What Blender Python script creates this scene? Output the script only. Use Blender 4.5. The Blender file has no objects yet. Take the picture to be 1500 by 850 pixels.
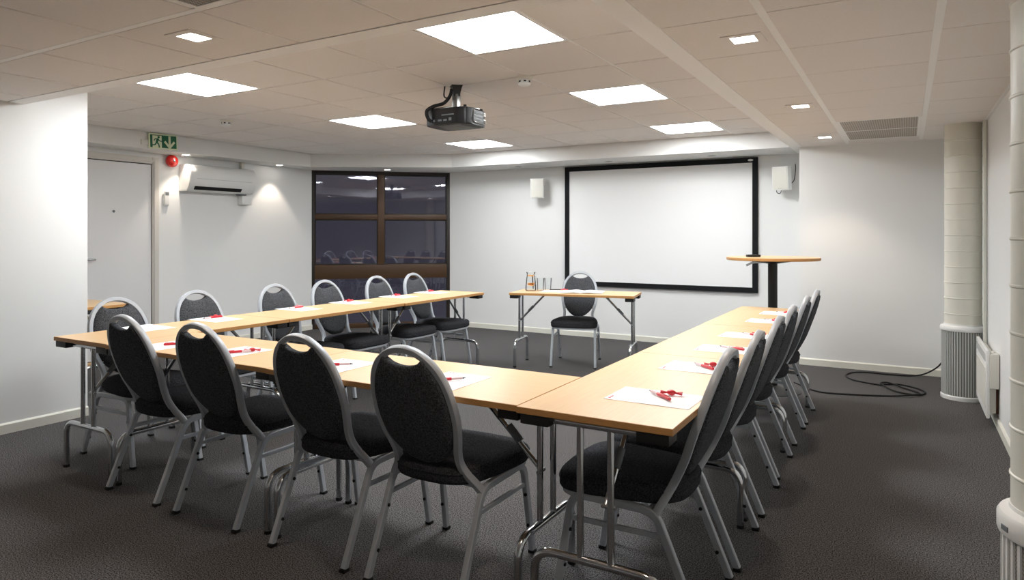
import bpy, bmesh, math, random
from mathutils import Vector, Matrix
PI = math.pi
R = math.radians
rnd = random.Random(7)
S = bpy.context.scene
COL = S.collection

# ------------------------------------------------------------------ materials
def lin(c):
    c /= 255.0
    return c / 12.92 if c <= 0.04045 else ((c + 0.055) / 1.055) ** 2.4
def rgb(r, g, b):
    return (lin(r), lin(g), lin(b), 1)

def mat(name, col, rough=0.6, metal=0.0, spec=0.5, noise=None, bump=None, coat=0.0, sheen=0.0):
    m = bpy.data.materials.new(name); m.use_nodes = True
    nt = m.node_tree; p = nt.nodes['Principled BSDF']
    p.inputs['Base Color'].default_value = col
    p.inputs['Roughness'].default_value = rough
    p.inputs['Metallic'].default_value = metal
    p.inputs['Specular IOR Level'].default_value = spec
    p.inputs['Coat Weight'].default_value = coat
    p.inputs['Sheen Weight'].default_value = sheen
    tc = nt.nodes.new('ShaderNodeTexCoord')
    if noise:
        sc, amt, col2, stretch = noise
        mp = nt.nodes.new('ShaderNodeMapping'); mp.inputs['Scale'].default_value = stretch
        n = nt.nodes.new('ShaderNodeTexNoise'); n.inputs['Scale'].default_value = sc
        n.inputs['Detail'].default_value = 6
        r = nt.nodes.new('ShaderNodeValToRGB')
        r.color_ramp.elements[0].position = 0.5 - amt; r.color_ramp.elements[1].position = 0.5 + amt
        r.color_ramp.elements[0].color = col; r.color_ramp.elements[1].color = col2
        nt.links.new(tc.outputs['Object'], mp.inputs['Vector'])
        nt.links.new(mp.outputs['Vector'], n.inputs['Vector'])
        nt.links.new(n.outputs['Fac'], r.inputs['Fac'])
        nt.links.new(r.outputs['Color'], p.inputs['Base Color'])
    if bump:
        sc, st = bump
        n2 = nt.nodes.new('ShaderNodeTexNoise'); n2.inputs['Scale'].default_value = sc
        n2.inputs['Detail'].default_value = 4
        b = nt.nodes.new('ShaderNodeBump'); b.inputs['Strength'].default_value = st
        b.inputs['Distance'].default_value = 0.004
        nt.links.new(tc.outputs['Object'], n2.inputs['Vector'])
        nt.links.new(n2.outputs['Fac'], b.inputs['Height'])
        nt.links.new(b.outputs['Normal'], p.inputs['Normal'])
    return m

def emit(name, col, strength):
    m = bpy.data.materials.new(name); m.use_nodes = True
    nt = m.node_tree; nt.nodes.clear()
    e = nt.nodes.new('ShaderNodeEmission'); o = nt.nodes.new('ShaderNodeOutputMaterial')
    e.inputs['Color'].default_value = col; e.inputs['Strength'].default_value = strength
    nt.links.new(e.outputs[0], o.inputs[0])
    return m

def pane_mat(name, tint, wavy):
    m = bpy.data.materials.new(name); m.use_nodes = True
    nt = m.node_tree; nt.nodes.clear()
    o = nt.nodes.new('ShaderNodeOutputMaterial'); mx = nt.nodes.new('ShaderNodeMixShader')
    t = nt.nodes.new('ShaderNodeBsdfTransparent'); t.inputs[0].default_value = tint
    g = nt.nodes.new('ShaderNodeBsdfGlossy'); g.inputs['Roughness'].default_value = 0.015
    g.inputs['Color'].default_value = (0.88, 0.9, 1.0, 1)
    f = nt.nodes.new('ShaderNodeFresnel'); f.inputs['IOR'].default_value = 1.75
    nt.links.new(f.outputs[0], mx.inputs[0]); nt.links.new(t.outputs[0], mx.inputs[1])
    nt.links.new(g.outputs[0], mx.inputs[2]); nt.links.new(mx.outputs[0], o.inputs[0])
    if wavy:
        tc = nt.nodes.new('ShaderNodeTexCoord'); n = nt.nodes.new('ShaderNodeTexNoise')
        n.inputs['Scale'].default_value = 9; b = nt.nodes.new('ShaderNodeBump')
        b.inputs['Strength'].default_value = 0.02; b.inputs['Distance'].default_value = 0.01
        nt.links.new(tc.outputs['Object'], n.inputs['Vector']); nt.links.new(n.outputs['Fac'], b.inputs['Height'])
        nt.links.new(b.outputs['Normal'], g.inputs['Normal'])
    return m

def clear_glass(name, tint=(1, 1, 1, 1), ior=1.45):
    m = bpy.data.materials.new(name); m.use_nodes = True
    nt = m.node_tree; nt.nodes.clear()
    o = nt.nodes.new('ShaderNodeOutputMaterial'); mx = nt.nodes.new('ShaderNodeMixShader')
    t = nt.nodes.new('ShaderNodeBsdfTransparent'); t.inputs[0].default_value = tint
    g = nt.nodes.new('ShaderNodeBsdfGlossy'); g.inputs['Roughness'].default_value = 0.02
    f = nt.nodes.new('ShaderNodeFresnel'); f.inputs['IOR'].default_value = ior
    nt.links.new(f.outputs[0], mx.inputs[0]); nt.links.new(t.outputs[0], mx.inputs[1])
    nt.links.new(g.outputs[0], mx.inputs[2]); nt.links.new(mx.outputs[0], o.inputs[0])
    return m

def stripe_mat(name, a, b, freq, axis_z=0.0, angular=0, duty=0.5):
    """alternating bands of two colours: along height, or round the cylinder"""
    m = mat(name, a, 0.5)
    nt = m.node_tree; p = nt.nodes['Principled BSDF']
    tc = nt.nodes.new('ShaderNodeTexCoord'); sx = nt.nodes.new('ShaderNodeSeparateXYZ')
    nt.links.new(tc.outputs['Object'], sx.inputs[0])
    at = nt.nodes.new('ShaderNodeMath'); at.operation = 'ARCTAN2'
    nt.links.new(sx.outputs['Y'], at.inputs[0]); nt.links.new(sx.outputs['X'], at.inputs[1])
    m1 = nt.nodes.new('ShaderNodeMath'); m1.operation = 'MULTIPLY'; m1.inputs[1].default_value = angular
    nt.links.new(at.outputs[0], m1.inputs[0])
    m2 = nt.nodes.new('ShaderNodeMath'); m2.operation = 'MULTIPLY_ADD'; m2.inputs[1].default_value = freq
    nt.links.new(sx.outputs['Z'], m2.inputs[0]); nt.links.new(m1.outputs[0], m2.inputs[2])
    fr = nt.nodes.new('ShaderNodeMath'); fr.operation = 'FRACT'; nt.links.new(m2.outputs[0], fr.inputs[0])
    gt = nt.nodes.new('ShaderNodeMath'); gt.operation = 'GREATER_THAN'; gt.inputs[1].default_value = duty
    nt.links.new(fr.outputs[0], gt.inputs[0])
    mx = nt.nodes.new('ShaderNodeMix'); mx.data_type = 'RGBA'
    mx.inputs['A'].default_value = a; mx.inputs['B'].default_value = b
    nt.links.new(gt.outputs[0], mx.inputs['Factor']); nt.links.new(mx.outputs['Result'], p.inputs['Base Color'])
    return m

def hole_mat(name, a, b, pitch, duty):
    """square punched holes of colour b in a sheet of colour a"""
    m = mat(name, a, 0.5)
    nt = m.node_tree; p = nt.nodes['Principled BSDF']
    tc = nt.nodes.new('ShaderNodeTexCoord'); sx = nt.nodes.new('ShaderNodeSeparateXYZ')
    nt.links.new(tc.outputs['Object'], sx.inputs[0])
    outs = []
    for ax in 'XY':
        k = nt.nodes.new('ShaderNodeMath'); k.operation = 'MULTIPLY'; k.inputs[1].default_value = 1 / pitch
        nt.links.new(sx.outputs[ax], k.inputs[0])
        fr = nt.nodes.new('ShaderNodeMath'); fr.operation = 'FRACT'; nt.links.new(k.outputs[0], fr.inputs[0])
        gt = nt.nodes.new('ShaderNodeMath'); gt.operation = 'GREATER_THAN'; gt.inputs[1].default_value = duty
        nt.links.new(fr.outputs[0], gt.inputs[0]); outs.append(gt)
    mm = nt.nodes.new('ShaderNodeMath'); mm.operation = 'MULTIPLY'
    nt.links.new(outs[0].outputs[0], mm.inputs[0]); nt.links.new(outs[1].outputs[0], mm.inputs[1])
    mx = nt.nodes.new('ShaderNodeMix'); mx.data_type = 'RGBA'
    mx.inputs['A'].default_value = a; mx.inputs['B'].default_value = b
    nt.links.new(mm.outputs[0], mx.inputs['Factor']); nt.links.new(mx.outputs['Result'], p.inputs['Base Color'])
    return m

M = dict(
    wall=mat('wall_paint', rgb(233, 234, 233), 0.65, spec=0.3, bump=(180, 0.05)),
    cream=mat('cream_paint', rgb(226, 225, 214), 0.45),
    tile=mat('ceiling_tile', rgb(234, 229, 225), 0.9, spec=0.1, noise=(220, 0.18, rgb(238, 233, 229), (1, 1, 1))),
    tbar=mat('grid_bar', rgb(246, 245, 243), 0.5, spec=0.3),
    gap=mat('grid_gap', rgb(120, 110, 102), 0.9),
    carpet=mat('carpet', rgb(42, 41, 41), 0.98, spec=0.05, noise=(190, 0.09, rgb(112, 110, 110), (1, 1, 1)), bump=(700, 0.12)),
    beech=mat('beech_laminate', rgb(222, 184, 134), 0.34, spec=0.5, noise=(26, 0.25, rgb(232, 196, 148), (0.25, 5, 5))),
    beech_edge=mat('beech_edge', rgb(200, 150, 92), 0.45, noise=(20, 0.25, rgb(186, 136, 80), (2, 2, 14))),
    chrome=mat('chrome', rgb(208, 211, 214), 0.14, metal=1.0),
    silver=mat('silver_paint', rgb(184, 190, 197), 0.42, metal=0.2, spec=0.5),
    black=mat('black_plastic', rgb(24, 24, 25), 0.5),
    rubber=mat('black_rubber', rgb(14, 14, 14), 0.75),
    fabric=mat('charcoal_fabric', rgb(54, 56, 59), 0.97, spec=0.05, noise=(200, 0.12, rgb(98, 100, 104), (1, 1, 1)), bump=(500, 0.6)),
    fabric_seat=mat('charcoal_seat_fabric', rgb(42, 43, 46), 0.97, spec=0.05, noise=(200, 0.12, rgb(74, 75, 79), (1, 1, 1)), bump=(500, 0.6)),
    paper=mat('paper', rgb(246, 246, 247), 0.7, spec=0.2),
    red=mat('red_print', rgb(205, 20, 40), 0.35, coat=0.4),
    red_foil=mat('red_foil', rgb(214, 24, 44), 0.28, coat=0.6),
    pink=mat('pen_clear', rgb(232, 205, 208), 0.25),
    penblack=mat('pen_tip', rgb(50, 46, 50), 0.4),
    white=mat('white_plastic', rgb(234, 235, 233), 0.35),
    offwhite=mat('off_white_plastic', rgb(222, 221, 212), 0.4),
    grille=mat('grey_grille', rgb(196, 199, 198), 0.7),
    steel=mat('duct_white', rgb(228, 227, 216), 0.38, noise=(7, 0.3, rgb(220, 218, 206), (1, 1, 0.4))),
    screenw=mat('screen_cloth', rgb(240, 241, 241), 0.85, spec=0.1),
    frameb=mat('black_velvet', rgb(24, 25, 27), 0.8, spec=0.2),
    bronze=mat('bronze_frame', rgb(72, 50, 30), 0.42, spec=0.4),
    bronze_d=mat('dark_frame', rgb(34, 26, 20), 0.5),
    door=mat('door_paint', rgb(226, 226, 226), 0.5),
    casing=mat('casing_paint', rgb(212, 208, 200), 0.45),
    dark=mat('dark_gap', rgb(14, 14, 15), 0.8),
    projector=mat('projector_black', rgb(16, 16, 18), 0.42),
    projgrey=mat('projector_grey', rgb(112, 118, 122), 0.6),
    metal=mat('brushed_metal', rgb(170, 172, 172), 0.3, metal=1),
    red_bell=mat('alarm_red', rgb(214, 32, 24), 0.3, coat=0.4),
    green=mat('sign_green', rgb(0, 98, 62), 0.5),
    glow=mat('sign_cream', rgb(222, 230, 196), 0.5),
    orange=mat('orange_slice', rgb(242, 170, 80), 0.4),
    glass=clear_glass('clear_glass', (0.985, 0.99, 0.99, 1), 1.18),
    oak=mat('door_sill_wood', rgb(198, 160, 112), 0.5),
    pane=pane_mat('dark_window_pane', (0.72, 0.72, 0.76, 1), False),
    pane_wavy=pane_mat('rippled_window_pane', (0.72, 0.72, 0.76, 1), True),
    panel=emit('led_panel', (0.965, 0.985, 1.0, 1), 17),
    lamp=emit('downlight_lens', (1.0, 0.93, 0.83, 1), 12),
    brownpipe=mat('heater_back', rgb(112, 70, 52), 0.6),
    louvre=stripe_mat('louvre_slots', rgb(222, 224, 216), rgb(48, 46, 44), 95, angular=40, duty=0.45),
    ribs=stripe_mat('ribbed_slots', rgb(150, 156, 152), rgb(116, 108, 100), 0, angular=50 / PI, duty=0.5),
    vent=hole_mat('punched_vent', rgb(170, 160, 150), rgb(52, 48, 44), 0.012, 0.35),
    vent_fine=hole_mat('fine_vent', rgb(186, 176, 164), rgb(92, 84, 76), 0.016, 0.45),
    soft=mat('soffit_paint', rgb(226, 226, 224), 0.6, spec=0.3),
    outside=None,
)
m = mat('brick_outside', rgb(70, 68, 78), 0.9)
nt = m.node_tree; bt = nt.nodes.new('ShaderNodeTexBrick'); tcn = nt.nodes.new('ShaderNodeTexCoord')
bt.inputs['Color1'].default_value = rgb(96, 95, 102); bt.inputs['Color2'].default_value = rgb(93, 92, 99)
bt.inputs['Mortar'].default_value = rgb(98, 97, 104); bt.inputs['Scale'].default_value = 2.2
mpn = nt.nodes.new('ShaderNodeMapping'); mpn.inputs['Rotation'].default_value = (R(90), 0, 0)
nt.links.new(tcn.outputs['Object'], mpn.inputs['Vector']); nt.links.new(mpn.outputs['Vector'], bt.inputs['Vector'])
nt.links.new(bt.outputs['Color'], nt.nodes['Principled BSDF'].inputs['Base Color'])
M['outside'] = m

# ------------------------------------------------------------------ mesh helpers
def build(name, bm, material, parent=None, smooth=40, loc=None):
    me = bpy.data.meshes.new(name)
    bmesh.ops.recalc_face_normals(bm, faces=bm.faces)
    bm.to_mesh(me); bm.free()
    mats = material if isinstance(material, (list, tuple)) else [material]
    for x in mats: me.materials.append(x)
    if smooth:
        me.polygons.foreach_set('use_smooth', [True] * len(me.polygons))
        me.set_sharp_from_angle(angle=R(smooth))
    o = bpy.data.objects.new(name, me); COL.objects.link(o)
    if parent: o.parent = parent
    if loc: o.location = loc
    return o

def tag(o, label, cat, group=None):
    o['label'] = label; o['category'] = cat
    if group: o['group'] = group
    return o
def thing(name, label, cat, loc=(0, 0, 0), rz=0, group=None):
    o = bpy.data.objects.new(name, None); COL.objects.link(o)
    o.empty_display_size = 0.1
    o.location = loc; o.rotation_euler = (0, 0, rz)
    return tag(o, label, cat, group)
def struct(name, bm, material, smooth=40, parent=None):
    o = build(name, bm, material, parent, smooth)
    if not parent: o['kind'] = 'structure'
    return o
KIDS = {}
def dup(root, loc, rz, label, group=None):
    def cp(o, par):
        c = o.copy(); COL.objects.link(c)
        if par: c.parent = par
        for ch in o.children: cp(ch, c)
        return c
    r = cp(root, None)
    r.location = loc; r.rotation_euler = (0, 0, rz); r['label'] = label
    if group: r['group'] = group
    return r

def box(bm, x0, x1, y0, y1, z0, z1, bev=0.0, mi=0, mtx=None, seg=2):
    vs = [bm.verts.new(v) for v in ((x0, y0, z0), (x1, y0, z0), (x1, y1, z0), (x0, y1, z0),
                                    (x0, y0, z1), (x1, y0, z1), (x1, y1, z1), (x0, y1, z1))]
    fs = [bm.faces.new([vs[i] for i in f]) for f in ((3, 2, 1, 0), (4, 5, 6, 7), (0, 1, 5, 4), (1, 2, 6, 5), (2, 3, 7, 6), (3, 0, 4, 7))]
    for f in fs: f.material_index = mi
    allv = vs
    if bev > 0:
        es = list({e for f in fs for e in f.edges})
        r = bmesh.ops.bevel(bm, geom=es, offset=bev, segments=seg, profile=0.6, affect='EDGES', material=-1)
        allv = list({v for f in r['faces'] for v in f.verts} | {v for v in vs if v.is_valid})
    if mtx:
        bmesh.ops.transform(bm, matrix=mtx, verts=[v for v in allv if v.is_valid])
    return bm
def nbox(*a, **k):
    return box(bmesh.new(), *a, **k)

def prism(bm, pts, z0, z1, mi=0, bev=0):
    lo = [bm.verts.new((p[0], p[1], z0)) for p in pts]; hi = [bm.verts.new((p[0], p[1], z1)) for p in pts]
    n = len(pts)
    fs = [bm.faces.new(lo[::-1]), bm.faces.new(hi)]
    for i in range(n): fs.append(bm.faces.new((lo[i], lo[(i + 1) % n], hi[(i + 1) % n], hi[i])))
    for f in fs: f.material_index = mi
    if bev: bmesh.ops.bevel(bm, geom=list({e for f in fs for e in f.edges}), offset=bev, segments=2, profile=0.6, affect='EDGES')
    return bm

def fillet(pts, rad, n=6):
    """round the inner corners of a polyline"""
    pts = [Vector(p) for p in pts]; out = [pts[0]]
    rr = rad if isinstance(rad, (list, tuple)) else [rad] * len(pts)
    for i in range(1, len(pts) - 1):
        a, b, c = pts[i - 1], pts[i], pts[i + 1]
        d1 = (a - b); d2 = (c - b); r = min(rr[i], d1.length * 0.49, d2.length * 0.49)
        p1 = b + d1.normalized() * r; p2 = b + d2.normalized() * r
        for k in range(n + 1):
            t = k / n
            out.append(p1 * (1 - t) ** 2 + b * 2 * t * (1 - t) + p2 * t * t)
    out.append(pts[-1]); return out

def catmull(pts, n=6, closed=False):
    P = [Vector(p) for p in pts]; out = []; N = len(P)
    rng = range(N) if closed else range(N - 1)
    for i in rng:
        if closed: p0, p1, p2, p3 = P[(i - 1) % N], P[i], P[(i + 1) % N], P[(i + 2) % N]
        else: p0, p1, p2, p3 = P[max(i - 1, 0)], P[i], P[i + 1], P[min(i + 2, N - 1)]
        for k in range(n):
            t = k / n
            out.append(0.5 * ((2 * p1) + (p2 - p0) * t + (2 * p0 - 5 * p1 + 4 * p2 - p3) * t * t + (3 * p1 - p0 - 3 * p2 + p3) * t ** 3))
    if not closed: out.append(P[-1])
    return out

def sweep(bm, path, sec, up=(1, 0, 0), closed=False, mi=0, cap=True):
    """sweep a closed 2-D section (u along `side`, v along `normal`) along a path; `up` fixes the side axis"""
    P = [Vector(p) for p in path]; N = len(P); rings = []
    up = Vector(up).normalized()
    for i in range(N):
        if closed: t = P[(i + 1) % N] - P[i - 1]
        else: t = P[min(i + 1, N - 1)] - P[max(i - 1, 0)]
        t.normalize()
        u = up - t * up.dot(t)
        if u.length < 1e-4: u = t.orthogonal()
        u.normalize(); v = t.cross(u)
        rings.append([bm.verts.new(P[i] + u * a + v * b) for a, b in sec])
    K = len(sec)
    for i in range(N if closed else N - 1):
        A, B = rings[i], rings[(i + 1) % N]
        for k in range(K):
            f = bm.faces.new((A[k], A[(k + 1) % K], B[(k + 1) % K], B[k])); f.material_index = mi
    if cap and not closed:
        bm.faces.new(rings[0][::-1]).material_index = mi; bm.faces.new(rings[-1]).material_index = mi
    return bm
def circ(r, n=12): return [(r * math.cos(2 * PI * k / n), r * math.sin(2 * PI * k / n)) for k in range(n)]
def rect(w, h, c=0.003):
    a, b = w / 2, h / 2
    return [(a - c, -b), (a, -b + c), (a, b - c), (a - c, b), (-a + c, b), (-a, b - c), (-a, -b + c), (-a + c, -b)]
def tube(bm, pts, r, n=12, mi=0, up=(0.13, 0.97, 0.2)): return sweep(bm, pts, circ(r, n), up, mi=mi)

def lathe(bm, prof, n=32, c=(0, 0), mi=0, cap=True):
    rings = []
    for r, z in prof:
        rings.append([bm.verts.new((c[0] + r * math.cos(2 * PI * k / n), c[1] + r * math.sin(2 * PI * k / n), z)) for k in range(n)])
    for i in range(len(rings) - 1):
        for k in range(n):
            f = bm.faces.new((rings[i][k], rings[i][(k + 1) % n], rings[i + 1][(k + 1) % n], rings[i + 1][k])); f.material_index = mi
    if cap:
        bm.faces.new(rings[0][::-1]).material_index = mi; bm.faces.new(rings[-1]).material_index = mi
    return bm

# ------------------------------------------------------------------ the room
ZL, ZH = 2.152, 2.319          # lower and raised ceiling
XL, XD, XR = -5.045, -6.95, 0.53
YN, YS, YR, YB = 2.66, 7.84, 7.25, -3.0
WA, WB = (-6.95, 6.567), (-5.573, 7.84)
T = 0.15
struct('floor', prism(bmesh.new(), [(XL - .2, YB - .2), (XR + .2, YB - .2), (XR + .2, YR + .2), (-.9, YR + .2), (-.9, YS + .2), (-5.5, YS + .2), (XD - .2, 6.6), (XD - .2, YN - .2), (XL - .2, YN - .2)], -0.1, 0.0), M['carpet'])
ZT = 2.5
struct('wall_left', nbox(XL - T, XL, YB - T, YN, 0, ZT), M['wall'])
struct('wall_nook', nbox(XD - T, XL - T, YN - T, YN, 0, ZT), M['wall'])
struct('wall_door_side', nbox(XD - T, XD, YN, WA[1], 0, ZT), M['wall'])
struct('wall_screen', nbox(WB[0], -0.92, YS, YS + T, 0, ZT), M['wall'])
struct('wall_far_right', nbox(-0.92, XR + T, YR, YS + T, 0, ZT), M['wall'])
struct('wall_right', nbox(XR, XR + T, YB - T, YR, 0, ZT), M['wall'])
struct('wall_back', nbox(XL, XR, YB - T, YB, 0, ZT), M['wall'])
# skirtings
def skirt(name, a, b, nrm):
    a, b, n = Vector(a), Vector(b), Vector(nrm)
    bm = bmesh.new(); d = (b - a)
    prof = [(0, 0), (0.014, 0), (0.014, 0.058), (0.006, 0.068), (0, 0.068)]
    A = [bm.verts.new((a.x + n.x * p, a.y + n.y * p, z)) for p, z in prof]
    B = [bm.verts.new((b.x + n.x * p, b.y + n.y * p, z)) for p, z in prof]
    for i in range(5): bm.faces.new((A[i], A[(i + 1) % 5], B[(i + 1) % 5], B[i]))
    bm.faces.new(A); bm.faces.new(B[::-1])
    struct(name, bm, M['cream'], 30)
skirt('baseboard_left', (XL, YB, 0), (XL, YN, 0), (1, 0, 0))
skirt('baseboard_door_side', (XD, 4.40, 0), (XD, WA[1], 0), (1, 0, 0))
skirt('baseboard_screen', (WB[0], YS, 0), (-0.92, YS, 0), (0, -1, 0))
skirt('baseboard_far_right', (-0.92, YR, 0), (XR, YR, 0), (0, -1, 0))
skirt('baseboard_right', (XR, YB, 0), (XR, YR, 0), (-1, 0, 0))

# ceiling: tegular tiles hanging a few millimetres below white bars
XE, YE = -0.915, 2.175          # edge of the lowered ceiling
FW = 0.085                      # its flat edge strip
def tiles(xs, ys, z, gx, gy, skip=lambda x0, x1, y0, y1: False, drop=0.007):
    bm = bmesh.new()
    for i in range(len(xs) - 1):
        for j in range(len(ys) - 1):
            if skip(xs[i], xs[i + 1], ys[j], ys[j + 1]): continue
            box(bm, xs[i] + gx / 2, xs[i + 1] - gx / 2, ys[j] + gy / 2, ys[j + 1] - gy / 2, z, z + 0.016, 0.0015, seg=1)
    return bm
def bars(xs, ys, z, wx, wy, x0, x1, y0, y1):
    bm = bmesh.new()
    for x in xs: box(bm, x - wx / 2, x + wx / 2, y0, y1, z + 0.006, z + 0.03)
    for y in ys: box(bm, x0, x1, y - wy / 2, y + wy / 2, z + (0.0008 if wy > .028 else 0.0065), z + 0.03)
    return bm
def seq(a, step, lo, hi):
    k0 = math.ceil((lo + 0.03 - a) / step); out = [lo]
    v = a + k0 * step
    while v < hi - 0.03: out.append(v); v += step
    return out + [hi]
# the vents replace whole tiles
vents = [(-0.487, 0.113, 5.77, 6.97), (-2.36, -1.76, 1.045, 1.645)]
def in_vent(x0, x1, y0, y1):
    cx, cy = (x0 + x1) / 2, (y0 + y1) / 2
    return any(a < cx < b and c < cy < d for a, b, c, d in vents)
rx = seq(-0.487, 0.6, XE, XR); ry = seq(2.17, 0.6, YB, YR)
lx = seq(-0.56, 0.6, XL, XE); ly = seq(1.645, 0.6, YB, YE)
struct('ceiling_right', tiles(rx, ry, ZL, 0.032, 0.007, in_vent), M['tile'], 20)
struct('ceiling_left', tiles(lx, ly, ZL, 0.017, 0.034, in_vent), M['tile'], 20)
struct('trim_1', bars(rx[1:-1], [], ZL - 0.004, 0.034, 0, 0, 0, YB, YR), M['tbar'], 0)
struct('trim_2', bars(lx[1:-1], ly[1:-1], ZL, 0.022, 0.0285, XL, XE, YB, YE), M['tbar'], 0)
hx = [v for v in seq(-3.347, 0.6, -6.62, XE - FW)]; hy = [v for v in seq(3.266, 0.6, YE + FW, 7.2)]
def lit(x0, x1, y0, y1):
    cx, cy = (x0 + x1) / 2, (y0 + y1) / 2
    if cx < -5.0 and cy < YN: return True
    for lxx, lyy in LIGHTS:
        if abs(cx - lxx) < .2 and abs(cy - lyy) < .2: return True
    return False
LIGHTS = [(-3.347 + .6 * (a + .5), 3.266 + .6 * (b + .5)) for a in (2, -2) for b in (-1, 2, 5)]
struct('ceiling_raised', tiles(hx, hy, ZH, 0.017, 0.017, lit), M['tile'], 20)
struct('trim_3', bars(hx[1:-1], hy[1:-1], ZH, 0.024, 0.024, -6.62, XE - FW, YE + FW, 7.2), M['tbar'], 0)
# slab above everything
struct('ceiling_slab', prism(bmesh.new(), [(XD - .2, YB - .2), (XR + .2, YB - .2), (XR + .2, YS + .2), (XD - .2, YS + .2)], 2.42, 2.5), M['gap'])
# edge strip of the lowered ceiling, with its upstand
bm = bmesh.new()
box(bm, XL, XE, YE - .012, YE + FW, ZL - 0.002, ZL + 0.012); box(bm, XL, XE - FW, YE + FW - 0.012, YE + FW, ZL + 0.01, 2.42)
box(bm, XE - FW, XE + .010, YE, YS, ZL - 0.002, ZL + 0.012); box(bm, XE - FW, XE - FW + 0.012, YE + FW, YS, ZL + 0.01, 2.42)
struct('trim_4', bm, M['tbar'], 0)
bm = bmesh.new()      # wall angle along the far and right walls
box(bm, XE, XR, YR - 0.022, YR, ZL - 0.002, ZL + 0.004); box(bm, XR - 0.022, XR, YB, YR, ZL - 0.002, ZL + 0.004)
box(bm, XE + 0.0, XE + 0.024, YE, YR, ZL - 0.003, ZL + 0.006)
struct('trim_5', bm, M['tbar'], 0)
# boxed-in soffit along door wall, window and screen wall
SOFF = [(XD, YN), (-6.62, YN), (-6.62, 6.238), (-5.086, 7.2), (XE - FW, 7.2), (XE - FW, YS), (-5.573, YS), (XD, 6.567)]
struct('ceiling_soffit', prism(bmesh.new(), SOFF, ZL + 0.008, 2.42), M['soft'], 0)
bm = bmesh.new()      # lining boards under the soffit, seams between them
for a, b in ((-5.086, -3.98), (-3.975, -2.88), (-2.875, -1.78), (-1.775, XE - FW)):
    box(bm, a, b, 7.2, YS, ZL, ZL + 0.008)
prism(bm, [(XD, YN), (-6.62, YN), (-6.62, 6.235), (XD, 6.56)], ZL, ZL + 0.008)
prism(bm, [(-6.617, 6.242), (-5.95, 6.66), (-6.36, 7.11), (XD, 6.567)], ZL, ZL + 0.008)
prism(bm, [(-5.945, 6.663), (-5.09, 7.2), (-5.09, YS), (-5.573, YS), (-6.355, 7.114)], ZL, ZL + 0.008)
struct('ceiling_soffit_lining', bm, M['soft'], 0)

# window in the slanting wall
def window():
    a = Vector((WA[0], WA[1], 0)); b = Vector((WB[0], WB[1], 0)); d = (b - a); L = d.length
    rz = math.atan2(d.y, d.x)
    root = bpy.data.objects.new('window_1', None); COL.objects.link(root)
    root.location = a; root.rotation_euler = (0, 0, rz); root['kind'] = 'structure'
    W = []
    bm = bmesh.new()                         # outer frame
    y0, y1 = 0.0, 0.09
    box(bm, 0, 0.04, y0, y1, 0, ZL, 0.004); box(bm, L - 0.045, L, y0, y1, 0, ZL, 0.004)
    box(bm, 0.04, L - 0.045, y0, y1, 2.11, ZL, 0.004)
    o = build('outer_frame', bm, M['bronze_d'], root)
    bm = bmesh.new()
    box(bm, 0.04, L - 0.045, y0 + 0.005, y1, 0, 0.064, 0.004); box(bm, 0.04, L - 0.045, y0 - 0.01, y1, 0.675, 0.868, 0.006)
    box(bm, 0.04, L - 0.045, y0 + 0.005, y1, 1.487, 1.56, 0.006)
    build('transom', bm, M['bronze'], root)
    bm = bmesh.new(); box(bm, 0.876, 0.966, y0 - 0.004, y1, 0.868, 2.11, 0.008)
    build('mullion', bm, M['bronze'], root)
    bm = bmesh.new()
    for x0, x1 in ((0.04, 0.876), (0.966, L - 0.045)):
        for z0, z1 in ((0.868, 1.487), (1.56, 2.11)):
            for q in ((x0, x0 + .014, z0, z1), (x1 - .014, x1, z0, z1), (x0 + .014, x1 - .014, z0, z0 + .014), (x0 + .014, x1 - .014, z1 - .014, z1)):
                box(bm, q[0], q[1], 0.03, 0.06, q[2], q[3], 0.002, seg=1)
    build('glazing_bead', bm, M['bronze_d'], root)
    for x0, x1 in ((0.05, 0.87), (0.972, L - 0.05)):
        build('pane', nbox(x0, x1, 0.043, 0.049, 0.872, 1.483), M['pane'], root, 0)
        build('pane', nbox(x0, x1, 0.043, 0.049, 1.564, 2.106), M['pane_wavy'], root, 0)
    build('pane', nbox(0.05, L - 0.05, 0.043, 0.049, 0.068, 0.671), M['pane'], root, 0)
    # a neighbouring brick wall in the dusk outside
    bm = bmesh.new(); box(bm, -3.5, 5.5, 3.0, 3.2, -0.5, 5.0)
    o = build('wall_outside', bm, M['outside'], None, 0); o['kind'] = 'structure'
    o.location = a; o.rotation_euler = (0, 0, rz)
window()

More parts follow.
